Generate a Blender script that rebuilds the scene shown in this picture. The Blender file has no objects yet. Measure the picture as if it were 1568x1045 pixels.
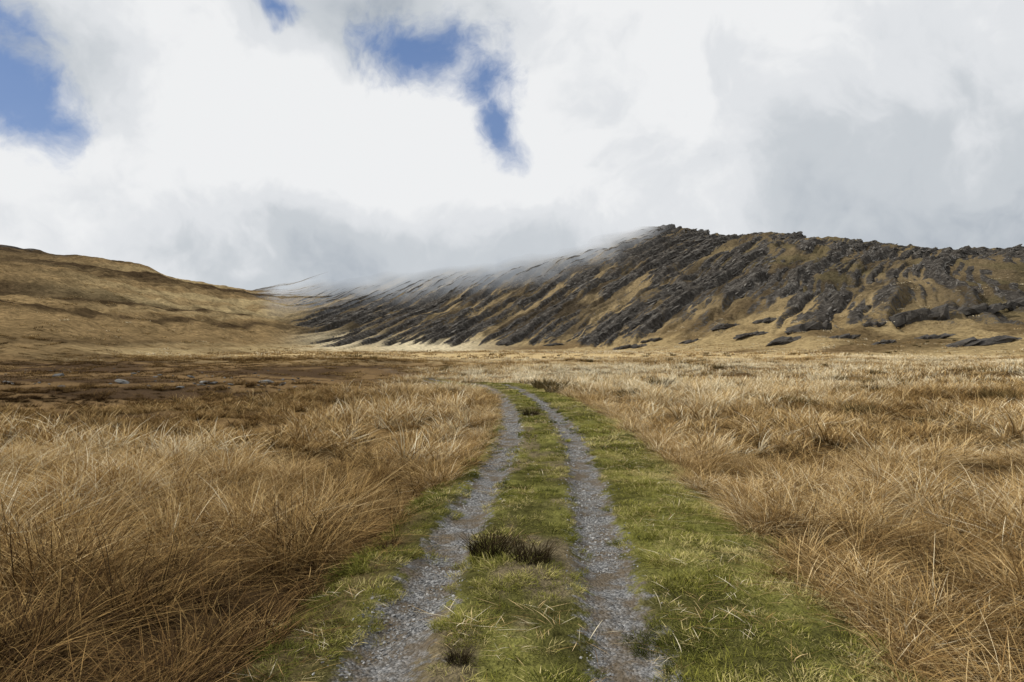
import bpy, bmesh, math, numpy as np
from mathutils import Vector
rng=np.random.default_rng(7)
sc=bpy.context.scene
sc.view_settings.view_transform='Standard'; sc.view_settings.look='None'; sc.view_settings.exposure=0
# ---------------------------------------------------------------- noise
def _h(ix,iy,seed):
    h=(ix.astype(np.int64)*374761393+iy.astype(np.int64)*668265263+seed*974634777)&0xffffffff
    h=((h^(h>>13))*1274126177)&0xffffffff
    h=(h^(h>>16))&0xffffff
    return h/float(0xffffff)*2-1
def vn(x,y,seed=0):
    x=np.asarray(x,float);y=np.asarray(y,float)
    ix=np.floor(x);iy=np.floor(y);fx=x-ix;fy=y-iy
    fx=fx*fx*fx*(fx*(fx*6-15)+10);fy=fy*fy*fy*(fy*(fy*6-15)+10)
    a=_h(ix,iy,seed);b=_h(ix+1,iy,seed);c=_h(ix,iy+1,seed);d=_h(ix+1,iy+1,seed)
    return (a*(1-fx)+b*fx)*(1-fy)+(c*(1-fx)+d*fx)*fy
def fbm(x,y,o=4,seed=0):
    r=0;a=1;t=0
    for i in range(o):
        r=r+a*vn(x,y,seed+i*17);t+=a;a*=.5
        x,y=(x*1.6-y*1.2)+3.7,(x*1.2+y*1.6)-1.3
    return r/t*1.5
def fbms(x,y,o=4,seed=0):   # un-rotated octaves: keeps the stretch of layered noise
    r=0;a=1;t=0
    for i in range(o):
        r=r+a*vn(x,y,seed+i*17);t+=a;a*=.55
        x,y=x*2.03+3.7,y*2.03-1.3
    return r/t*1.5
def ss(v,a,b):
    t=np.clip((v-a)/(b-a),0,1);return t*t*(3-2*t)
def lerp(a,b,t): return a+(b-a)*t
# ---------------------------------------------------------------- layout curves
def smooth_curve(xs,ys,lo,hi,n,w):
    g=np.linspace(lo,hi,n);v=np.interp(g,xs,ys)
    k=np.hanning(w);k/=k.sum()
    vp=np.pad(v,w,mode='edge');return g,np.convolve(vp,k,'same')[w:-w]
TY,TX=smooth_curve([-10,3.86,5.4,9,13.2,18,25,30,36,45,60,80],[-.35,-.04,.03,.31,.60,.62,.25,-.3,-1.4,-3.8,-9,-18],-10,90,1000,41)
def xc(y): return np.interp(y,TY,TX)
def gauge(y): return np.interp(y,[5,15,30],[.74,.64,.6])
def vl(y): return np.interp(y,[4,6,9.5,15,30],[-1.5,-1.4,-1.25,-1.0,-.9])
def vr(y): return np.interp(y,[4,8.6,15,25,40],[2.3,2.15,2.0,2.0,1.4])
PX=[-900,-400,0,100,200,290,390,450,550,650,750,870,950,1000,1070,1130,1190,1230,1300,1400,1500,1568,2000,2600]
FT=[ 55, 60, 70, 80,100,125,170,230,250,255,255,250,235,220,195,175,160,150,138,128,122,118,110,105]
RD=[330,340,350,370,400,450,540,650,690,670,640,600,580,560,530,500,480,470,440,400,370,350,330,320]
RY=[360,372,387,395,411,430,445,434,400,376,356,348,347,348,352,360,357,357,366,377,387,384,390,400]
g_px,FTs=smooth_curve(PX,FT,-1000,2700,1851,81)
_,RDs=smooth_curve(PX,RD,-1000,2700,1851,61)
_,RYs=smooth_curve(PX,RY,-1000,2700,1851,25)
_,CBs=smooth_curve([-900,330,400,480,550,650,750,850,930,1000,1060,1120],[100,400,446,443,438,427,413,395,374,348,304,100],-1000,2700,1851,25)
mx=np.linspace(-600,900,3001)
mm=np.interp(mx,[-200,-80,7,93,222,337],[.85,.82,.72,.50,.31,.22])
MM=np.cumsum(mm)*(mx[1]-mx[0])
def frac(a): return a-np.floor(a)
def jump(s,w=.14): return np.where(s<w,ss(s,0,w),1-(s-w)/(1-w))
def sprof(tc,px):
    w=ss(px,950,1200)    # the right-hand slope starts with a gentle grassy apron
    return lerp(.55*(tc*tc*(3-2*tc))+.45*tc**1.15, .50*(tc*tc*(3-2*tc))+.50*tc**1.35, w)
def terrain(x,y,full=True):
    x=np.asarray(x,float);y=np.asarray(y,float)
    px=np.clip(784+1045*x/np.maximum(y,25),-990,2690)
    foot=np.interp(px,g_px,FTs);rd=np.interp(px,g_px,RDs);ry=np.interp(px,g_px,RYs)
    R=(530-ry)/1045*rd+1.9
    t=(y-foot)/(rd-foot)
    tc=np.clip(t,0,1)
    over=np.maximum(t-1,0)
    z0=R*(sprof(tc,px)-over*.25-1.5*over**2)
    z0=np.maximum(z0,-5)
    right=ss(px,400,520)
    # cloud lying on the ridge
    cb=np.interp(px,g_px,CBs)
    scr=530-(z0-1.9)/np.maximum(y,1)*1045
    n=fbm(x/60,z0/22,4,91)
    fog=ss(-(scr-cb)+n*13,-46,22)**1.25*ss(y,150,250)*ss(px,330,420)
    fog=np.maximum(fog,ss(t,.975,.99)*ss(px,390,430)*(1-ss(px,930,975)))
    cl_=1-ss(fog,.35,.95)
    off=x-xc(y)
    trackw=(1-ss(off,vr(y)-.15,vr(y)+.45))*ss(off,vl(y)-.4,vl(y)+.15)*(1-ss(y,60,75))
    gd=np.minimum(np.abs(off-gauge(y)),np.abs(off+gauge(y)))
    und=.10*fbm(x/1.6,y/1.6,3,5)+.16*fbm(x/7,y/7,3,9)
    zn=(1-trackw)*(und-.16)+trackw*(.03*fbm(x/.5,y/.5,2,3)-.055*(1-ss(gd,.1,.34))+.03*np.cos(np.clip(off/.6,-1,1)*1.57))
    und2=.5*fbm(x/40,y/40,3,11)*ss(y,30,90)
    dip=-.75*np.exp(-((x+6)/16)**2)*ss(y,33,46)*(1-ss(y,70,120))
    z=z0+zn*(1-ss(y,150,260)*.6)+und2+dip
    wq=fbm(x/90,y/90,2,21)
    q=z0-np.interp(x,mx,MM)+2.2*wq+.3*fbm(x/11,y/11,3,23);p=x+.5*z0
    apron=ss(px,900,1200)
    tl=t+.06*fbm(x/25,y/25,3,27)*apron
    env=ss(tl,lerp(.015,.03,apron),lerp(.10,.42,apron))*right*(1-ss(t,1.15,1.4))*cl_
    l1=ss(fbms(p/40,q/8,4,31),-.38,.18); l2=ss(fbms(p/24,q/4,4,41),-.32,.25);l3=ss(fbms(p/14,q/2.4,3,47),-.35,.35)
    s1=frac(q/7.8+.16*fbm(p/40,q/12,3,49));s2=frac(q/3.4+.3*fbm(p/40,q/12,3,51));s3=frac(q/1.45)
    lowleft=lerp(.6,1,ss(px,800,1050))
    A=env*lowleft
    z=z+A*(3.0*l1*(jump(s1,.15)-.45)+1.9*l2*(jump(s2,.16)-.45)+.6*(jump(s3,.3)-.45)*l3)+env*1.2*fbms(p/9,q/3,4,61)+right*ss(t,.1,.5)*(1-ss(t,1,1.2))*2.5*fbm(x/48,y/48,3,63)*cl_
    z=z+apron*ss(t,.02,.12)*(1-ss(t,.4,.6))*1.4*fbm(x/16,y/16,4,65)
    lf=(1-right)*ss(t,.03,.25)
    z=z+lf*(2.4*fbm(x/35,y/35,4,71)+.8*fbm(x/8,y/8,3,75))
    cover=lerp(.6,1.,ss(fbm(x/60,y/60,3,79)+.8*ss(px,850,1100)+.5*ss(t,.1,.5),-.1,.7))
    cover*=lerp(.5,1,ss(fbms(p/45,q/12,3,77)+.3*(1-ss(px,1150,1300))+.5*ss(t,.4,.9),-.2,.15))
    rock=env*np.maximum(np.maximum(l1*(1-ss(s1,.35,.65)),.95*l2*(1-ss(s2,.36,.70))),.85*l3*(1-ss(s3,.4,.75)))*cover
    rock=np.clip(rock+env*.28*fbms(p/11,q/2.5,4,81),0,1)
    lrock=lf*ss(t,.72,.98)*ss(-px,-330,0)*ss(fbm(x/12,z0/2,3,83),.0,.5)
    rock=np.maximum(rock,.8*lrock)
    if not full: return z,rock,fog
    def C(c): return np.array(c)[None,:]
    one=np.ones((len(x),1))
    def mix(a,b,w): return a+(b-a)*w[:,None]
    N1=fbm(x/6,y/6,4,101)
    col=mix(C([.075,.048,.023])*one,C([.18,.118,.052]),ss(N1,-.5,.6))  # near thatch kept dark: shade under the tufts is in the colour
    fieldcol=mix(C([.47,.355,.185])*one,C([.18,.12,.06]),ss(fbm(x/70,y/12,4,105),-.05,.6))
    col=mix(col,fieldcol,ss(y,50,120))
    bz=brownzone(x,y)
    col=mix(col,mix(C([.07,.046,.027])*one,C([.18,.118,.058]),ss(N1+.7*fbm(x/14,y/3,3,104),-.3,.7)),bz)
    st=fbms(p/70,z0/3.2,5,107)
    lc=mix(C([.28,.195,.095])*one,C([.075,.051,.028]),ss(st,-.35,.35))
    lc=mix(lc,C([.45,.35,.185]),ss(fbms(p/60,z0/5,4,109),.05,.55)*.75*ss(px,-50,350))
    lc=mix(lc,C([.075,.055,.034]),.7*ss(-px,-260,60)*ss(t,.3,.85))  # cloud shade over the upper left slope, put into the colour
    lc=lc*(1+.25*fbm(x/3,y/5,3,108))[:,None]
    lsl=(1-right)*ss(t,-.02,.12)
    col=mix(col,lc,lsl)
    hc=mix(C([.155,.118,.068])*one,C([.068,.053,.035]),ss(fbms(p/30,q/5,4,111),-.35,.4))
    hc=mix(hc,C([.33,.25,.135]),.8*ss(fbms(p/30,q/6,4,113),.0,.5)*(1-.65*ss(t,.25,.75)))
    hc=mix(hc,C([.13,.112,.055]),.4*ss(fbm(x/30,y/30,3,115),.1,.6)*ss(px,1000,1200))
    ap=mix(C([.40,.30,.15])*one,C([.17,.12,.06]),ss(fbm(x/22,y/22,4,117),-.2,.5))
    hc=mix(hc,ap,.9*(1-ss(t+.05*N1,lerp(.04,.12,apron),lerp(.17,.45,apron))))
    hsl=right*ss(t,.0,.1)
    col=mix(col,hc,hsl)
    sunpatch=np.exp(-((px-650)/90)**2)*(ss(t,-.2,-.02)*(1-ss(t,.05,.15)))  # sunlit patch at the hill foot, painted into the ground colour
    sunpatch=np.maximum(sunpatch,.7*np.exp(-((px-520)/60)**2)*(ss(t,-.02,.04)*(1-ss(t,.10,.22))))  # weaker band of light on the left slope, painted likewise
    col=mix(col,C([.70,.60,.40]),np.clip(sunpatch*1.2,0,1))
    gn=fbm(x/.7,y/.7,4,121)
    gw=trackw*(1-ss(y,45,60))
    gc=mix(C([.065,.062,.02])*one,C([.15,.145,.042]),ss(gn,-.4,.5))
    gc=mix(gc,C([.09,.066,.034]),.75*ss(-off,.95,1.25))
    gc=mix(gc,C([.14,.112,.07]),.85*ss(fbm(x/.35,y/.9,3,123),-.2,.35)*(1-ss(np.abs(off),.7,1.1)))
    col=mix(col,gc,gw)
    gravel=np.clip(1-gd/.30,-1,1)*(1-ss(y,50,60))
    gravel=np.where(trackw>.2,gravel,-1)
    return z,rock,fog,col,gravel,trackw
def brownzone(x,y):  # brown bog plants; cloud shade on the left is put into this tone too
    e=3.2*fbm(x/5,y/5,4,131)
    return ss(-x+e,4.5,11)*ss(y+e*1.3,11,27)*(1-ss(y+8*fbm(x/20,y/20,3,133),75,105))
# ---------------------------------------------------------------- materials helper
class NT:
    def __init__(s,nt): s.nt=nt;s.n=nt.nodes;s.l=nt.links
    def node(s,t,**k):
        n=s.n.new(t)
        for a,b in k.items(): setattr(n,a,b)
        return n
    def put(s,sock,v):
        if isinstance(v,bpy.types.NodeSocket): s.l.new(v,sock)
        elif v is not None: sock.default_value=v
    def math(s,op,a,b=None,c=None,clamp=False):
        n=s.node('ShaderNodeMath',operation=op,use_clamp=clamp)
        s.put(n.inputs[0],a)
        if b is not None: s.put(n.inputs[1],b)
        if c is not None: s.put(n.inputs[2],c)
        return n.outputs[0]
    def vec(s,op,a,b=None):
        n=s.node('ShaderNodeVectorMath',operation=op);s.put(n.inputs[0],a)
        if b is not None: s.put(n.inputs[1],b)
        return n.outputs['Value'] if op in('LENGTH','DOT_PRODUCT','DISTANCE') else n.outputs[0]
    def mix(s,f,a,b,blend='MIX'):
        n=s.node('ShaderNodeMix',data_type='RGBA',blend_type=blend)
        s.put(n.inputs[0],f);s.put(n.inputs[6],a);s.put(n.inputs[7],b);return n.outputs[2]
    def ramp(s,f,stops,interp='LINEAR'):
        n=s.node('ShaderNodeValToRGB');s.put(n.inputs[0],f);cr=n.color_ramp;cr.interpolation=interp
        while len(cr.elements)<len(stops): cr.elements.new(.5)
        for e,(p,c) in zip(cr.elements,stops):
            e.position=p;e.color=(c,c,c,1) if isinstance(c,(int,float)) else (*c,1)
        return n.outputs[0]
    def noise(s,v,scale,detail=4,rough=.55,dist=0):
        n=s.node('ShaderNodeTexNoise');s.put(n.inputs['Vector'],v);n.inputs['Scale'].default_value=scale
        n.inputs['Detail'].default_value=detail;n.inputs['Roughness'].default_value=rough;n.inputs['Distortion'].default_value=dist
        return n.outputs[0]
    def attr(s,name,typ='GEOMETRY'):
        n=s.node('ShaderNodeAttribute',attribute_name=name,attribute_type=typ);return n
def newmat(name):
    m=bpy.data.materials.new(name);m.use_nodes=True;m.node_tree.nodes.clear();return m,NT(m.node_tree)
def terrain_mat(name,far,fogged=False):
    m,t=newmat(name)
    pos=t.node('ShaderNodeNewGeometry').outputs['Position']
    col=t.attr('Col').outputs['Color']
    rock=t.attr('rock').outputs['Fac'];fog=t.attr('fog').outputs['Fac'];grav=t.attr('gravel').outputs['Fac']
    if far:
        n1=t.noise(pos,.8,5,.7)
        v=t.mix(1,col,t.ramp(n1,[(.3,.5),(.7,1.5)]),'MULTIPLY')
        rn=t.math('ADD',rock,t.math('MULTIPLY',t.math('SUBTRACT',n1,.5),1.1))
        rm=t.ramp(rn,[(.32,0.),(.44,1.)])
        rc=t.ramp(t.noise(pos,.4,4,.75),[(.3,(.027,.024,.021)),(.52,(.072,.065,.057)),(.72,(.19,.175,.152))])
        c=t.mix(rm,v,rc)
        bump=t.node('ShaderNodeBump');bump.inputs['Strength'].default_value=1.;bump.inputs['Distance'].default_value=1.8
        t.put(bump.inputs['Height'],n1)
    else:
        n1=t.noise(pos,14,5,.7)
        v=t.mix(1,col,t.ramp(n1,[(.3,.45),(.7,1.55)]),'MULTIPLY')
        vo=t.node('ShaderNodeTexVoronoi');t.put(vo.inputs['Vector'],pos);vo.inputs['Scale'].default_value=42
        vo2=t.node('ShaderNodeTexVoronoi');t.put(vo2.inputs['Vector'],pos);vo2.inputs['Scale'].default_value=95
        gn=t.mix(.5,vo.outputs['Color'],vo2.outputs['Color'])
        bw=t.node('ShaderNodeRGBToBW');t.put(bw.inputs[0],gn)
        gc=t.ramp(bw.outputs[0],[(.2,(.055,.055,.055)),(.5,(.15,.15,.148)),(.8,(.31,.307,.30))])
        dn=t.noise(pos,3.5,4,.7)
        gc=t.mix(t.ramp(dn,[(.42,0.),(.60,.85)]),gc,(.11,.085,.055,1))
        e=t.math('ADD',grav,t.math('MULTIPLY',t.math('SUBTRACT',t.noise(pos,6,5,.75),.5),2.6))
        gm=t.ramp(e,[(.05,0.),(.35,1.)])
        c=t.mix(gm,v,gc)
        bh=t.math('ADD',t.math('MULTIPLY',n1,1.2),t.math('SUBTRACT',.8,vo.outputs['Distance']))
        bump=t.node('ShaderNodeBump');bump.inputs['Strength'].default_value=.8;bump.inputs['Distance'].default_value=.02
        t.put(bump.inputs['Height'],bh)
    b=t.node('ShaderNodeBsdfDiffuse');t.put(b.inputs['Color'],c);t.put(b.inputs['Normal'],bump.outputs[0])
    out=t.node('ShaderNodeOutputMaterial')
    if fogged:
        tr=t.node('ShaderNodeBsdfTransparent');mx_=t.node('ShaderNodeMixShader')
        t.put(mx_.inputs[0],fog);t.put(mx_.inputs[1],b.outputs[0]);t.put(mx_.inputs[2],tr.outputs[0]);t.put(out.inputs[0],mx_.outputs[0])
    else: t.put(out.inputs[0],b.outputs[0])
    return m
mat_ground=terrain_mat('moorland_ground',False);mat_hill=terrain_mat('hillside',True);mat_hillf=terrain_mat('hillside_in_cloud',True,True)
# ---------------------------------------------------------------- terrain mesh
NC=1250
k=np.linspace(0,1,430);yr=-6+2.0*(206/2.0)**k
rows=np.concatenate([yr,np.arange(201.0,720,1.0),np.linspace(725,1000,16)])
us=np.linspace(-1.0,1.0,NC)
U,Y=np.meshgrid(us,rows);X=U*(Y+6)*np.interp(Y,[0,40],[1.25,1.0])
sh=X.shape;x=X.ravel();y=Y.ravel()
z,rock,fog,col,gravel,trackw=terrain(x,y)
P=np.stack([x,y,z],1)
idx=np.arange(len(x)).reshape(sh)
F=np.stack([idx[:-1,:-1],idx[:-1,1:],idx[1:,1:],idx[1:,:-1]],-1).reshape(-1,4)
cx=x[F].mean(1);cy=y[F].mean(1)
pxf=784+1045*cx/np.maximum(cy,25)
far=cy>np.minimum(np.interp(np.clip(pxf,-990,2690),g_px,FTs),205)
offf=cx-xc(cy);trk=(offf>vl(cy)+.1)&(offf<1.15)&(cy<60)
cat=np.where(far,np.where(pxf<430,1,2),np.where(trk,3,0))
fmax=fog[F].max(1)
def make_obj(name,faces,mats,fm=None):
    u,inv=np.unique(faces.ravel(),return_inverse=True)
    me=bpy.data.meshes.new(name);me.vertices.add(len(u));me.vertices.foreach_set('co',P[u].ravel())
    nf=len(faces);me.loops.add(nf*4);me.loops.foreach_set('vertex_index',inv.astype(np.int32).ravel())
    me.polygons.add(nf);me.polygons.foreach_set('loop_start',np.arange(0,nf*4,4,dtype=np.int32));me.polygons.foreach_set('loop_total',np.full(nf,4,dtype=np.int32))
    me.polygons.foreach_set('use_smooth',np.full(nf,True))
    for m_ in mats: me.materials.append(m_)
    if fm is not None: me.polygons.foreach_set('material_index',fm.astype(np.int32))
    me.update(calc_edges=True)
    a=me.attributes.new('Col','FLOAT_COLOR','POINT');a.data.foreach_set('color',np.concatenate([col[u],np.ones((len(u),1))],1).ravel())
    for nm,v in(('rock',rock),('fog',fog),('gravel',gravel)):
        a=me.attributes.new(nm,'FLOAT','POINT');a.data.foreach_set('value',v[u].astype(np.float32))
    o=bpy.data.objects.new(name,me);sc.collection.objects.link(o);return o
gone=(fog[F].min(1)>.965)
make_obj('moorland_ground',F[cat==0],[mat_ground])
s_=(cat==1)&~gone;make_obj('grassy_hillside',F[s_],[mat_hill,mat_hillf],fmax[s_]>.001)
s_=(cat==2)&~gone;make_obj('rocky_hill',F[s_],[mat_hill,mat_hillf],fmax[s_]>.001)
make_obj('gravel_track',F[cat==3],[mat_ground])
# ---------------------------------------------------------------- blades
def tuft(name,n,Rr,h0,h1,w,lean,droop,segs,mat,seed,wind=(.12,-.05),flat=.1,sub=0):
    r=np.random.default_rng(seed)
    a=r.uniform(0,2*np.pi,n);rad=Rr*np.sqrt(r.uniform(0,1,n))
    bx=rad*np.cos(a);by=rad*np.sin(a)
    hm=1.;dd=0
    if sub:   # blades gathered into several tussocks
        ca=r.uniform(0,2*np.pi,sub);cr_=Rr*np.sqrt(r.uniform(0,1,sub));ch=r.uniform(.5,1.25,sub);k_=r.integers(0,sub,n)
        loose=r.uniform(0,1,n)<.18
        rr=.09*np.sqrt(r.uniform(0,1,n))
        bx=np.where(loose,bx,cr_[k_]*np.cos(ca[k_])+rr*np.cos(a));by=np.where(loose,by,cr_[k_]*np.sin(ca[k_])+rr*np.sin(a))
        hm=np.where(loose,.7,ch[k_])
    d=a+r.normal(0,1.1,n)
    if sub:   # matted, lying strands leave each tussock in a common direction
        cd=r.uniform(0,2*np.pi,sub);com=r.uniform(0,1,n)<.4;d=np.where(com,cd[k_]+r.normal(0,.35,n),d)
    h=(h0+(h1-h0)*r.uniform(0,1,n)**1.5)*hm
    le=lean*r.uniform(.1,1,n)**1.2;dr=droop*r.uniform(.1,1,n)
    fl=r.uniform(0,1,n)<flat;le=np.where(fl,le+.9,le);h=np.where(fl,h*.8,h)
    sa=r.uniform(0,np.pi,n);ww=w*r.uniform(.5,1.5,n);rv=r.uniform(0,1,n)
    V=[];T=[];Rv=[]
    ts=np.linspace(0,1,segs+1)
    for t in ts:
        hor=(le*t+dr*t*t)*h
        X_=bx+np.cos(d)*hor+wind[0]*h*t*t;Y_=by+np.sin(d)*hor+wind[1]*h*t*t
        Z_=h*(t-.42*dr*t**2.2)/np.sqrt(1+le*le)-.02
        Z_=np.where(fl,Z_*.35,Z_)
        hw=ww*.5*(1-t)**.6*(1 if t>0 else .7)+.0004
        for sgn in(-1,1):
            V.append(np.stack([X_+sgn*hw*np.cos(sa),Y_+sgn*hw*np.sin(sa),Z_],1));T.append(np.full(n,t));Rv.append(rv)
    V=np.stack(V,1).reshape(-1,3);T=np.stack(T,1).ravel();Rv=np.stack(Rv,1).ravel()
    m=2*(segs+1);fs=[]
    base=np.arange(n)*m
    for s_ in range(segs): fs.append(np.stack([base+2*s_,base+2*s_+1,base+2*s_+3,base+2*s_+2],1))
    fs=np.concatenate(fs);me=bpy.data.meshes.new(name)
    me.from_pydata(V.tolist(),[],fs.tolist())
    for nm,v in(('t',T),('r',Rv)):
        at=me.attributes.new(nm,'FLOAT','POINT');at.data.foreach_set('value',v.astype(np.float32))
    me.materials.append(mat);return bpy.data.objects.new(name,me)
def blade_mat(name,stops,basedark=.35,var=.42,mid=.85):
    m,t=newmat(name)
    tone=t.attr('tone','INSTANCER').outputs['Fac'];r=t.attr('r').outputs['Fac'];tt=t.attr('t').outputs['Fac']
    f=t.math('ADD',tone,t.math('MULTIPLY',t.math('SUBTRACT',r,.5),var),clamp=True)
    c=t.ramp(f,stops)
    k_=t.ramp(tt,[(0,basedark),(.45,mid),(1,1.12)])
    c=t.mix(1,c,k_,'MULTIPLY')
    d=t.node('ShaderNodeBsdfDiffuse');t.put(d.inputs[0],c)
    o=t.node('ShaderNodeOutputMaterial');t.put(o.inputs[0],d.outputs[0])
    return m
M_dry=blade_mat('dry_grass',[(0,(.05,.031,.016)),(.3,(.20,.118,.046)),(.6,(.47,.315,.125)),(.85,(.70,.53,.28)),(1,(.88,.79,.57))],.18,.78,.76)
M_green=blade_mat('green_grass',[(0,(.04,.046,.013)),(.4,(.11,.115,.026)),(.75,(.25,.24,.05)),(1,(.52,.44,.20))],.5)
M_rush=blade_mat('rush',[(0,(.035,.026,.014)),(.5,(.085,.065,.028)),(1,(.18,.13,.055))],.4)
def coll(name,objs):
    c=bpy.data.collections.new(name)
    for o in objs: c.objects.link(o)
    return c
D=[]
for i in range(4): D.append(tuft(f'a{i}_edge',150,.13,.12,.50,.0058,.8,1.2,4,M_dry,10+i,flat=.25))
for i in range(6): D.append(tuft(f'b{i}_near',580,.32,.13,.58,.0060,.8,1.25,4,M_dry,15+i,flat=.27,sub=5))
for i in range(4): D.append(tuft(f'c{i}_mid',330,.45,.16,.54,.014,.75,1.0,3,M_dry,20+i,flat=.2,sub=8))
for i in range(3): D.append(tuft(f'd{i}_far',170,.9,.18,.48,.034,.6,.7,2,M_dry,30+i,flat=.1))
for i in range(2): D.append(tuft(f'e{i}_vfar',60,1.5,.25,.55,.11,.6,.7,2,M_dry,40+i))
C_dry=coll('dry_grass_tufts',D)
G=[]
for i in range(3): G.append(tuft(f'a{i}',150,.12,.015,.075,.0055,1.0,.8,2,M_green,50+i,flat=.2))
for i in range(2): G.append(tuft(f'b{i}',80,.17,.02,.075,.013,.9,.7,2,M_green,60+i))
C_green=coll('green_grass_tufts',G)
Rz=[tuft(f'a{i}',260,.13,.12,.30,.006,.6,.5,3,M_rush,70+i,flat=.02) for i in range(2)]+[tuft(f'b{i}',130,.40,.30,.60,.035,.6,.4,2,M_rush,75+i,flat=.0) for i in range(2)]
C_rush=coll('rush_tufts',Rz)
C_lit=coll('litter_tufts',[tuft(f'l{i}',14,.16,.08,.25,.006,1.3,.8,3,M_dry,90+i,flat=.8) for i in range(3)])
def hull(name,n,dims,mat,seed):
    r=np.random.default_rng(seed);bm=bmesh.new()
    for i in range(n):
        v=r.normal(size=3);v/=np.abs(v).max()**.8*np.linalg.norm(v)**.2
        v*=r.uniform(.75,1)
        bm.verts.new(Vector((v[0]*dims[0],v[1]*dims[1],v[2]*dims[2])))
    g=bmesh.ops.convex_hull(bm,input=bm.verts)
    bmesh.ops.delete(bm,geom=[e for e in g['geom_interior'] if isinstance(e,bmesh.types.BMVert)],context='VERTS')
    me=bpy.data.meshes.new(name);bm.to_mesh(me);bm.free();me.materials.append(mat);return bpy.data.objects.new(name,me)
def stone_mat(name,stops,sc_,bd):
    m,t=newmat(name);pos=t.node('ShaderNodeNewGeometry').outputs['Position']
    tone=t.attr('tone','INSTANCER').outputs['Fac']
    n=t.noise(pos,sc_,4,.75)
    c=t.ramp(t.math('ADD',n,t.math('MULTIPLY',tone,.35)),stops)
    bp=t.node('ShaderNodeBump');bp.inputs['Distance'].default_value=bd;t.put(bp.inputs['Height'],n)
    b=t.node('ShaderNodeBsdfPrincipled');t.put(b.inputs['Base Color'],c);b.inputs['Roughness'].default_value=.85;b.inputs['Specular IOR Level'].default_value=.15;t.put(b.inputs['Normal'],bp.outputs[0])
    o=t.node('ShaderNodeOutputMaterial');t.put(o.inputs[0],b.outputs[0]);return m
M_slab=stone_mat('slab_rock',[(.3,(.027,.024,.021)),(.6,(.075,.068,.059)),(.85,(.17,.156,.135)),(1,(.26,.243,.212))],.5,.8)
M_peb=stone_mat('pebble_stone',[(.3,(.06,.06,.06)),(.6,(.16,.16,.157)),(1,(.44,.435,.42))],30,.004)
M_fst=stone_mat('field_stone',[(.3,(.05,.05,.047)),(.6,(.105,.105,.10)),(1,(.26,.26,.245))],3,.05)
C_peb=coll('pebbles',[hull(f'p{i}',16,(.5,.42,.26),M_peb,100+i) for i in range(4)])
C_slab=coll('slabs',[hull(f's{i}',18,(1.5,.30,.20),M_slab,120+i) for i in range(8)])
C_fst=coll('stones',[hull(f'f{i}',20,(.6,.45,.26),M_fst,140+i) for i in range(4)])
# ---------------------------------------------------------------- instancing
def scatter(name,P_,rot,scl,ix,tone,col_):
    me=bpy.data.meshes.new(name);n=len(P_);me.vertices.add(n);me.vertices.foreach_set('co',P_.astype(np.float32).ravel())
    for nm,v in(('rot',rot),('scl',scl)):
        a=me.attributes.new(nm,'FLOAT_VECTOR','POINT');a.data.foreach_set('vector',v.astype(np.float32).ravel())
    a=me.attributes.new('ix','INT','POINT');a.data.foreach_set('value',ix.astype(np.int32))
    a=me.attributes.new('tone','FLOAT','POINT');a.data.foreach_set('value',tone.astype(np.float32))
    o=bpy.data.objects.new(name,me);sc.collection.objects.link(o)
    ng=bpy.data.node_groups.new(name,'GeometryNodeTree')
    ng.interface.new_socket('Geometry',in_out='INPUT',socket_type='NodeSocketGeometry')
    ng.interface.new_socket('Geometry',in_out='OUTPUT',socket_type='NodeSocketGeometry')
    N=ng.nodes;L=ng.links
    gi=N.new('NodeGroupInput');go=N.new('NodeGroupOutput');ip=N.new('GeometryNodeInstanceOnPoints')
    ci=N.new('GeometryNodeCollectionInfo');ci.inputs[0].default_value=col_;ci.inputs['Separate Children'].default_value=True;ci.inputs['Reset Children'].default_value=True
    ip.inputs['Pick Instance'].default_value=True
    def na(nm,ty):
        q_=N.new('GeometryNodeInputNamedAttribute');q_.data_type=ty;q_.inputs['Name'].default_value=nm;return q_.outputs[0]
    L.new(gi.outputs[0],ip.inputs['Points']);L.new(ci.outputs[0],ip.inputs['Instance'])
    L.new(na('rot','FLOAT_VECTOR'),ip.inputs['Rotation']);L.new(na('scl','FLOAT_VECTOR'),ip.inputs['Scale']);L.new(na('ix','INT'),ip.inputs['Instance Index'])
    L.new(ip.outputs[0],go.inputs[0])
    m=o.modifiers.new('scatter','NODES');m.node_group=ng
    return o
def band(y0,y1,dens,slope=.80,extra=3):
    A=slope*(y1*y1-y0*y0)+2*extra*(y1-y0);n=int(A*dens*1.0)
    y_=rng.uniform(y0,y1,n*3);w=slope*y_+extra;keep=rng.uniform(0,slope*y1+extra,n*3)<w
    y_=y_[keep][:n];x_=rng.uniform(-1,1,len(y_))*(slope*y_+extra);return x_,y_
PP=[];RR=[];SS=[];II=[];TT=[]
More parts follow.
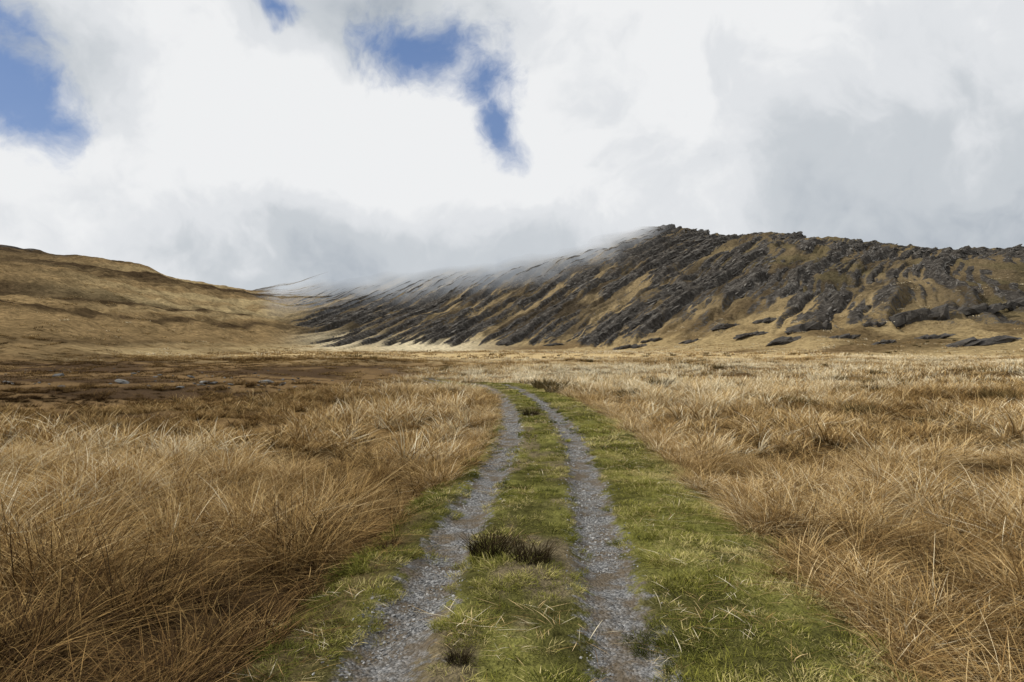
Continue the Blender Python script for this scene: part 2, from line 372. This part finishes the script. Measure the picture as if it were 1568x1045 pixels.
def add_dry(x_,y_,lo,hi,smul,edge_only=False,inset=0.):
    off=x_-xc(y_)
    if edge_only:
        k_=((off>vr(y_)-.2)&(off<vr(y_)+.55))|((off<vl(y_)+.2)&(off>vl(y_)-.55));x_=x_[k_];y_=y_[k_];off=off[k_]
    z_,rk,fg=terrain(x_,y_,False)
    e=.18*fbm(x_/.6,y_/.6,3,201)
    ok=((off>vr(y_)+e+inset)|(off<vl(y_)-e*1.3-.05-inset)|(y_>52))
    clump=fbm(x_/.75,y_/.75,3,203) if edge_only else fbm(x_/1.3,y_/1.3,3,203)
    ok&=(clump>-.5)|(rng.uniform(0,1,len(x_))<.45)
    bz=brownzone(x_,y_)
    px=784+1045*x_/np.maximum(y_,25);ft=np.interp(np.clip(px,-990,2690),g_px,FTs)
    ok&=(y_<ft*1.12)|(rng.uniform(0,1,len(x_))<.25)
    ok&=rk<.4
    ok&=rng.uniform(0,1,len(x_))>bz*.25
    edge=np.minimum(np.abs(off-vr(y_)),np.abs(off-vl(y_)))
    s=(.80+.50*clump+.12*rng.normal(size=len(x_)))*smul
    s*=1+.18*(x_<0)*(1-ss(y_,8,14))
    s*=lerp(.62,1,ss(edge,0,.5))
    s*=1-.56*bz
    big=fbm(x_/9,y_/9,3,205);big2=fbm(x_/32,y_/8,3,207)
    tone=np.where(x_<xc(y_),.43,.57)+.28*big+.22*clump+.07*rng.normal(size=len(x_))
    tone+=.15*ss(y_,18,60)*(x_>0)+.36*big2*ss(y_,12,40)
    tone-=.07*(1-ss(y_,4,9))
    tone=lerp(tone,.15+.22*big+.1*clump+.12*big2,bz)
    tone-=.10*(1-ss(edge,0,.35))
    s=np.clip(s,.15,2.2*smul)
    f=ok
    n=f.sum()
    PP.append(np.stack([x_,y_,z_],1)[f]);RR.append(np.stack([rng.normal(0,.13,n),rng.normal(0,.13,n),rng.uniform(-3.14,3.14,n)],1))
    sv=s[f];SS.append(np.stack([lerp(sv,1,.35)*rng.uniform(.9,1.2,n),lerp(sv,1,.35)*rng.uniform(.9,1.2,n),sv*rng.uniform(.8,1.2,n)],1))
    II.append(rng.integers(lo,hi,n));TT.append(tone[f])
add_dry(*band(1.5,30,26),0,4,1.0,edge_only=True)
add_dry(*band(1.5,12,9),4,10,1.0,inset=.2)
add_dry(*band(12,34,2.6),10,14,1.05,inset=.25)
add_dry(*band(34,110,.52),14,17,1.1,inset=.3)
add_dry(*band(110,260,.09),17,19,.9)
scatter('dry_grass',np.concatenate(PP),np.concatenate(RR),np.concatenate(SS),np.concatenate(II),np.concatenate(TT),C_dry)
def strip(y0,y1,dens,x0=-1.9,x1=2.6):
    n=int((y1-y0)*(x1-x0)*dens);y_=rng.uniform(y0,y1,n);return xc(y_)+rng.uniform(x0,x1,n),y_
GP=[];GR=[];GS=[];GI=[];GT=[]
for (y0,y1,dn,lo,hi,sm) in((1.5,12,80,0,3,1.),(12,45,26,3,5,1.15)):
    x_,y_=strip(y0,y1,dn);off=x_-xc(y_);z_,_,_=terrain(x_,y_,False)
    gd=np.minimum(np.abs(off-gauge(y_)),np.abs(off+gauge(y_)))
    e=fbm(x_/.35,y_/.35,3,301)
    f=(gd+.16*e>.25)&(off>vl(y_)-.25)&(off<vr(y_)+.3)
    ctr=np.abs(off)<.62
    f&=~(ctr&(fbm(x_/.5,y_/1.1,3,303)>.0)&(rng.uniform(0,1,len(x_))<.75))
    tone=.54+.36*fbm(x_/.9,y_/.9,3,305)+.12*fbm(x_/3,y_/3,2,307)+.10*rng.normal(size=len(x_))+.16*(off>1.0)-.22*(off<-.9)
    dry=rng.uniform(0,1,len(x_))<.10+.1*ctr+.10*(off>1.6);tone=np.where(dry,.95,tone)
    n=f.sum();s=(sm*(.8+.55*e+.25*rng.uniform(0,1,len(x_)))*np.where(gd<.36,.65,1))[f]
    s=np.clip(s,.3,1.9)
    GP.append(np.stack([x_,y_,z_+.002],1)[f]);GR.append(np.stack([np.zeros(n),np.zeros(n),rng.uniform(0,6.28,n)],1))
    GS.append(np.stack([s,s,s*rng.uniform(.7,1.4,n)],1));GI.append(rng.integers(lo,hi,n));GT.append(tone[f])
scatter('green_grass',np.concatenate(GP),np.concatenate(GR),np.concatenate(GS),np.concatenate(GI),np.concatenate(GT),C_green)
x_,y_=strip(1.5,22,9);off=x_-xc(y_);z_,_,_=terrain(x_,y_,False);gd=np.minimum(np.abs(off-gauge(y_)),np.abs(off+gauge(y_)))
f=(gd>.2)&((fbm(x_/.8,y_/.8,2,351)>-.1)|(off>1.5));x_=x_[f];y_=y_[f];z_=z_[f];n=len(x_);s=rng.uniform(.4,1.,n)
scatter('straw_litter',np.stack([x_,y_,z_+.03],1),rng.uniform(0,1,(n,3))*np.array([0,0,6.28]),np.stack([s,s,s*.7],1),rng.integers(0,3,n),rng.uniform(.35,.9,n),C_lit)
n=22000;y_=1.5+ (rng.uniform(0,1,n)**1.5)*24;side=rng.choice([-1,1],n);gl=side*gauge(y_)+rng.normal(0,.13,n)
x_=xc(y_)+gl;kp=fbm(x_/.4,y_/.8,3,331)>-.2;x_=x_[kp];y_=y_[kp];n=len(x_);z_,_,_=terrain(x_,y_,False)
s=.008+.020*rng.uniform(0,1,n)**3;s*=1+y_/30
scatter('gravel',np.stack([x_,y_,z_+s*.05],1),rng.uniform(-.5,.5,(n,3))*np.array([1,1,6]),np.stack([s*1.2,s,s],1),rng.integers(0,4,n),rng.uniform(0,1,n),C_peb)
n=230;y_=rng.uniform(30,62,n);x_=-y_*rng.uniform(.25,.74,n)-2.5*rng.normal(size=n)
cl=fbm(x_/3,y_/3,2,401)>.0;x_=x_[cl];y_=y_[cl];n=len(x_);z_,_,_=terrain(x_,y_,False)
s=.14+.65*rng.uniform(0,1,n)**5
scatter('field_stones',np.stack([x_,y_,z_+s*.10+.04],1),rng.uniform(-.25,.25,(n,3))*np.array([1,1,12]),np.stack([s*1.3,s,s*.8],1),rng.integers(0,4,n),rng.uniform(0,.8,n),C_fst)
# strata slabs, lying along the bedding on the hill surface
n=150000;x_=rng.uniform(-230,420,n);y_=rng.uniform(150,620,n);z_,rk,fg=terrain(x_,y_,False)
f=(rk>.6)&(fg<.02)&(784+1045*x_/y_>470)&(784+1045*x_/y_<1800)
idxs=np.where(f)[0][:8500];x_=x_[idxs];y_=y_[idxs];z_=z_[idxs];n=len(x_)
s=(.6+1.9*rng.uniform(0,1,n)**2.8)*(y_/330)
def qz(a,b):
    px=np.clip(784+1045*a/np.maximum(b,25),-990,2690)
    foot=np.interp(px,g_px,FTs);rd=np.interp(px,g_px,RDs);ry=np.interp(px,g_px,RYs)
    R=(530-ry)/1045*rd+1.9;tc=np.clip((b-foot)/(rd-foot),0,1);z0=R*sprof(tc,px)
    return z0-np.interp(a,mx,MM)+2.2*fbm(a/90,b/90,2,21),z0
h_=2.;q0,zz0=qz(x_,y_);qx,zx=qz(x_+h_,y_);qy,zy=qz(x_,y_+h_)
gx=(qx-q0)/h_;gy=(qy-q0)/h_;tx=gy;ty=-gx;sg=np.sign(tx);tx*=sg;ty*=sg;l_=np.hypot(tx,ty)+1e-6;tx/=l_;ty/=l_
tz=tx*(zx-zz0)/h_+ty*(zy-zz0)/h_
yaw=np.arctan2(ty,tx);pit=-np.arctan(tz)
scatter('rock_slabs',np.stack([x_,y_,z_-.16*s],1),np.stack([rng.normal(.25,.2,n),pit+rng.normal(0,.06,n),yaw+rng.normal(0,.12,n)],1),
  np.stack([s*rng.uniform(1.2,2.6,n),s,s*rng.uniform(.6,1.1,n)],1),rng.integers(0,8,n),rng.uniform(0,.8,n),C_slab)
def surf_at(px,py,d0=60,d1=420):
    ys=np.linspace(d0,d1,1500);xs=(px-784)/1045*ys;zz,_,_=terrain(xs,ys,False)
    scr=530-(zz-1.9)/ys*1045
    w=np.where(scr<=py)[0];i=w[0] if len(w) else len(ys)-1
    return xs[i],ys[i],zz[i]
def outcrop(px,py,w,h,seed):
    X0,Y0,Z0=surf_at(px,py);k_=Y0/1045;W=w*k_;Hh=h*k_;r=np.random.default_rng(seed)
    bm=bmesh.new()
    nb=10
    for i in range(nb):
        u=(i+.5)/nb-.5;cxx=u*W*.8+r.normal(0,W*.05);L=W*r.uniform(.12,.26);T=Hh*r.uniform(.25,.5)*(1-abs(u)*.8)
        cz=Hh*.10*(1-1.6*abs(u))+u*Hh*.3;pts=[]
        for j in range(14):
            v=r.normal(size=3);v/=np.abs(v).max();v*=r.uniform(.8,1)
            a=.32;vx,vy,vz=v[0]*L,v[1]*L*.7,v[2]*T
            pts.append(bm.verts.new((cxx+vx*math.cos(a)-vz*math.sin(a),vy+r.normal(0,.1),cz+vx*math.sin(a)+vz*math.cos(a))))
        g=bmesh.ops.convex_hull(bm,input=pts)
        bmesh.ops.delete(bm,geom=[e for e in g['geom_interior'] if isinstance(e,bmesh.types.BMVert)],context='VERTS')
    me=bpy.data.meshes.new('rock_outcrop');bm.to_mesh(me);bm.free();me.materials.append(M_slab)
    o=bpy.data.objects.new('rock_outcrop',me);o.location=(X0,Y0,Z0);sc.collection.objects.link(o)
for i,a in enumerate([(1240,506,75,26),(1405,490,95,44),(1495,478,75,26),(1505,527,120,16),(968,533,64,11),(1205,524,70,14),(1355,526,40,12),(1560,468,60,22),(1110,502,50,12),(1290,518,50,11),(1060,524,44,8),(1430,518,56,11),(1150,514,50,11),(1000,522,40,8),(845,529,30,5),(770,528,26,4),(1330,500,44,12),(1180,492,50,12)]): outcrop(*a,seed=500+i)
def ground_at(px,py): 
    d=1985/(py-530);return (px-784)/1045*d,d
RP=[];
for (px,py,s,c) in [(765,596,.7,6),(790,594,.7,5),(815,595,.9,9),(835,597,.8,7),(1190,612,.8,5),(1240,620,.7,4),(1490,605,.9,7),(1530,588,.8,5),(1320,590,.7,4),(905,612,.6,4),(930,608,.6,3),(1000,604,.6,4),(545,549,1.2,5),(1100,578,.7,4),(1440,640,.7,2),(680,600,.5,2),(900,590,.8,5)]:
    X0,Y0=ground_at(px,py)
    for j in range(c): RP.append((X0+rng.normal(0,.045*Y0*.5),Y0+rng.normal(0,.06*Y0*.5),s*rng.uniform(.6,1.1)))
n=150;yy=rng.uniform(25,160,n);xx=rng.uniform(-.1,.8,n)*yy
for a,b in zip(xx,yy): RP.append((a,b,rng.uniform(.5,1.1)))
RP=np.array(RP);off=RP[:,0]-xc(RP[:,1]);RP=RP[(off>1.6)|(off<-1.2)|(RP[:,1]>50)];n=len(RP)
z_,_,_=terrain(RP[:,0],RP[:,1],False);s=RP[:,2]
scatter('rushes',np.stack([RP[:,0],RP[:,1],z_],1),rng.uniform(0,1,(n,3))*np.array([0,0,6.28]),np.stack([s*1.2,s*1.2,s*1.2],1),rng.integers(2,4,n),rng.uniform(.3,.9,n),C_rush)
for i,(px,py,s,w) in enumerate([(752,848,.9,1.2),(815,866,.85,1.),(702,1015,.4,.9),(812,636,1.1,1)]):
    d=1985/(py-530);X0=(px-784)/1045*d;zz,_,_=terrain(np.array([X0]),np.array([d]),False)
    o=tuft('heather_clump',460 ,.18,.06,.34,.006,.9,.4,3,M_rush,600+i,flat=.06);o.location=(X0,d,float(zz[0]));o.scale=(s*w,s*w,s);sc.collection.objects.link(o)
# ---------------------------------------------------------------- light
S=Vector((-.80,.06,.62)).normalized()
sl=bpy.data.lights.new('sun','SUN');sl.energy=3.4;sl.angle=math.radians(1.2);sl.color=(1,.94,.85)
so=bpy.data.objects.new('sun',sl);so.rotation_euler=S.to_track_quat('Z','Y').to_euler();sc.collection.objects.link(so)
W=bpy.data.worlds.new('World');sc.world=W;W.use_nodes=True;W.node_tree.nodes.clear();t=NT(W.node_tree)
sky=t.node('ShaderNodeTexSky',sky_type='NISHITA');sky.sun_disc=False;sky.sun_elevation=math.asin(S.z);sky.sun_rotation=math.atan2(S.x,S.y)%(2*math.pi)
d=t.vec('NORMALIZE',t.node('ShaderNodeTexCoord').outputs['Generated'])
def blobs(lst,dv):
    acc=None
    for (px,py,rx,ry) in lst:
        v=Vector(((px-784)/1045,1,(530-py)/1045));k_=v.length;v.normalize()
        q_=t.vec('SUBTRACT',dv,tuple(v));q_=t.vec('MULTIPLY',q_,(1045*k_/rx,1045*k_/max(rx,ry)*.6,1045*k_/ry))
        m_=t.math('SUBTRACT',1,t.vec('LENGTH',q_))
        acc=m_ if acc is None else t.math('SMOOTH_MAX',acc,m_,.3)
    return acc
nz=t.node('ShaderNodeTexNoise');t.put(nz.inputs['Vector'],d);nz.inputs['Scale'].default_value=6;nz.inputs['Detail'].default_value=5
wv=t.vec('SUBTRACT',nz.outputs['Color'],(.5,.5,.5));wv=t.vec('MULTIPLY',wv,(.14,.14,.14));dw=t.vec('ADD',d,wv)
blue=blobs([(660,75,150,60),(740,125,85,60),(755,185,42,72),(10,140,105,100),(0,40,100,50),(450,0,60,24)],dw)
fine=t.noise(dw,9,6,.64)
bf=t.math('ADD',blue,t.math('MULTIPLY',t.math('SUBTRACT',fine,.5),2.5))
bm_=t.ramp(bf,[(.02,0.),(.98,.92)],'EASE')
cn=t.noise(dw,3.2,5,.6,.3)
dark=blobs([(1720,300,800,480),(690,425,560,140),(-60,20,260,160),(560,20,260,110)],d)
dk=t.math('ADD',t.math('MULTIPLY',dark,.78),t.math('MULTIPLY',t.math('SUBTRACT',cn,.49),2.0))
dk=t.math('ADD',dk,t.math('MULTIPLY',t.math('SUBTRACT',fine,.5),.5))
cc=t.ramp(dk,[(.0,(.86,.87,.88)),(.22,(.75,.77,.795)),(.55,(.58,.615,.65)),(1.,(.40,.445,.50))],'EASE')
skc=t.mix(1,sky.outputs[0],(.115,.115,.125,1),'MULTIPLY')
skc=t.mix(.65,skc,(.07,.17,.42,1))
fin=t.mix(bm_,cc,skc)
bg=t.node('ShaderNodeBackground');t.put(bg.inputs[0],fin);bg.inputs[1].default_value=1
wo=t.node('ShaderNodeOutputWorld');t.put(wo.inputs[0],bg.outputs[0])
# ---------------------------------------------------------------- camera
cam=bpy.data.cameras.new('camera');cam.lens=24;cam.sensor_width=36;cam.clip_end=5000;cam.clip_start=.05
co=bpy.data.objects.new('camera',cam);co.location=(0,0,1.9);co.rotation_euler=(math.radians(90.41),0,0);sc.collection.objects.link(co);sc.camera=co
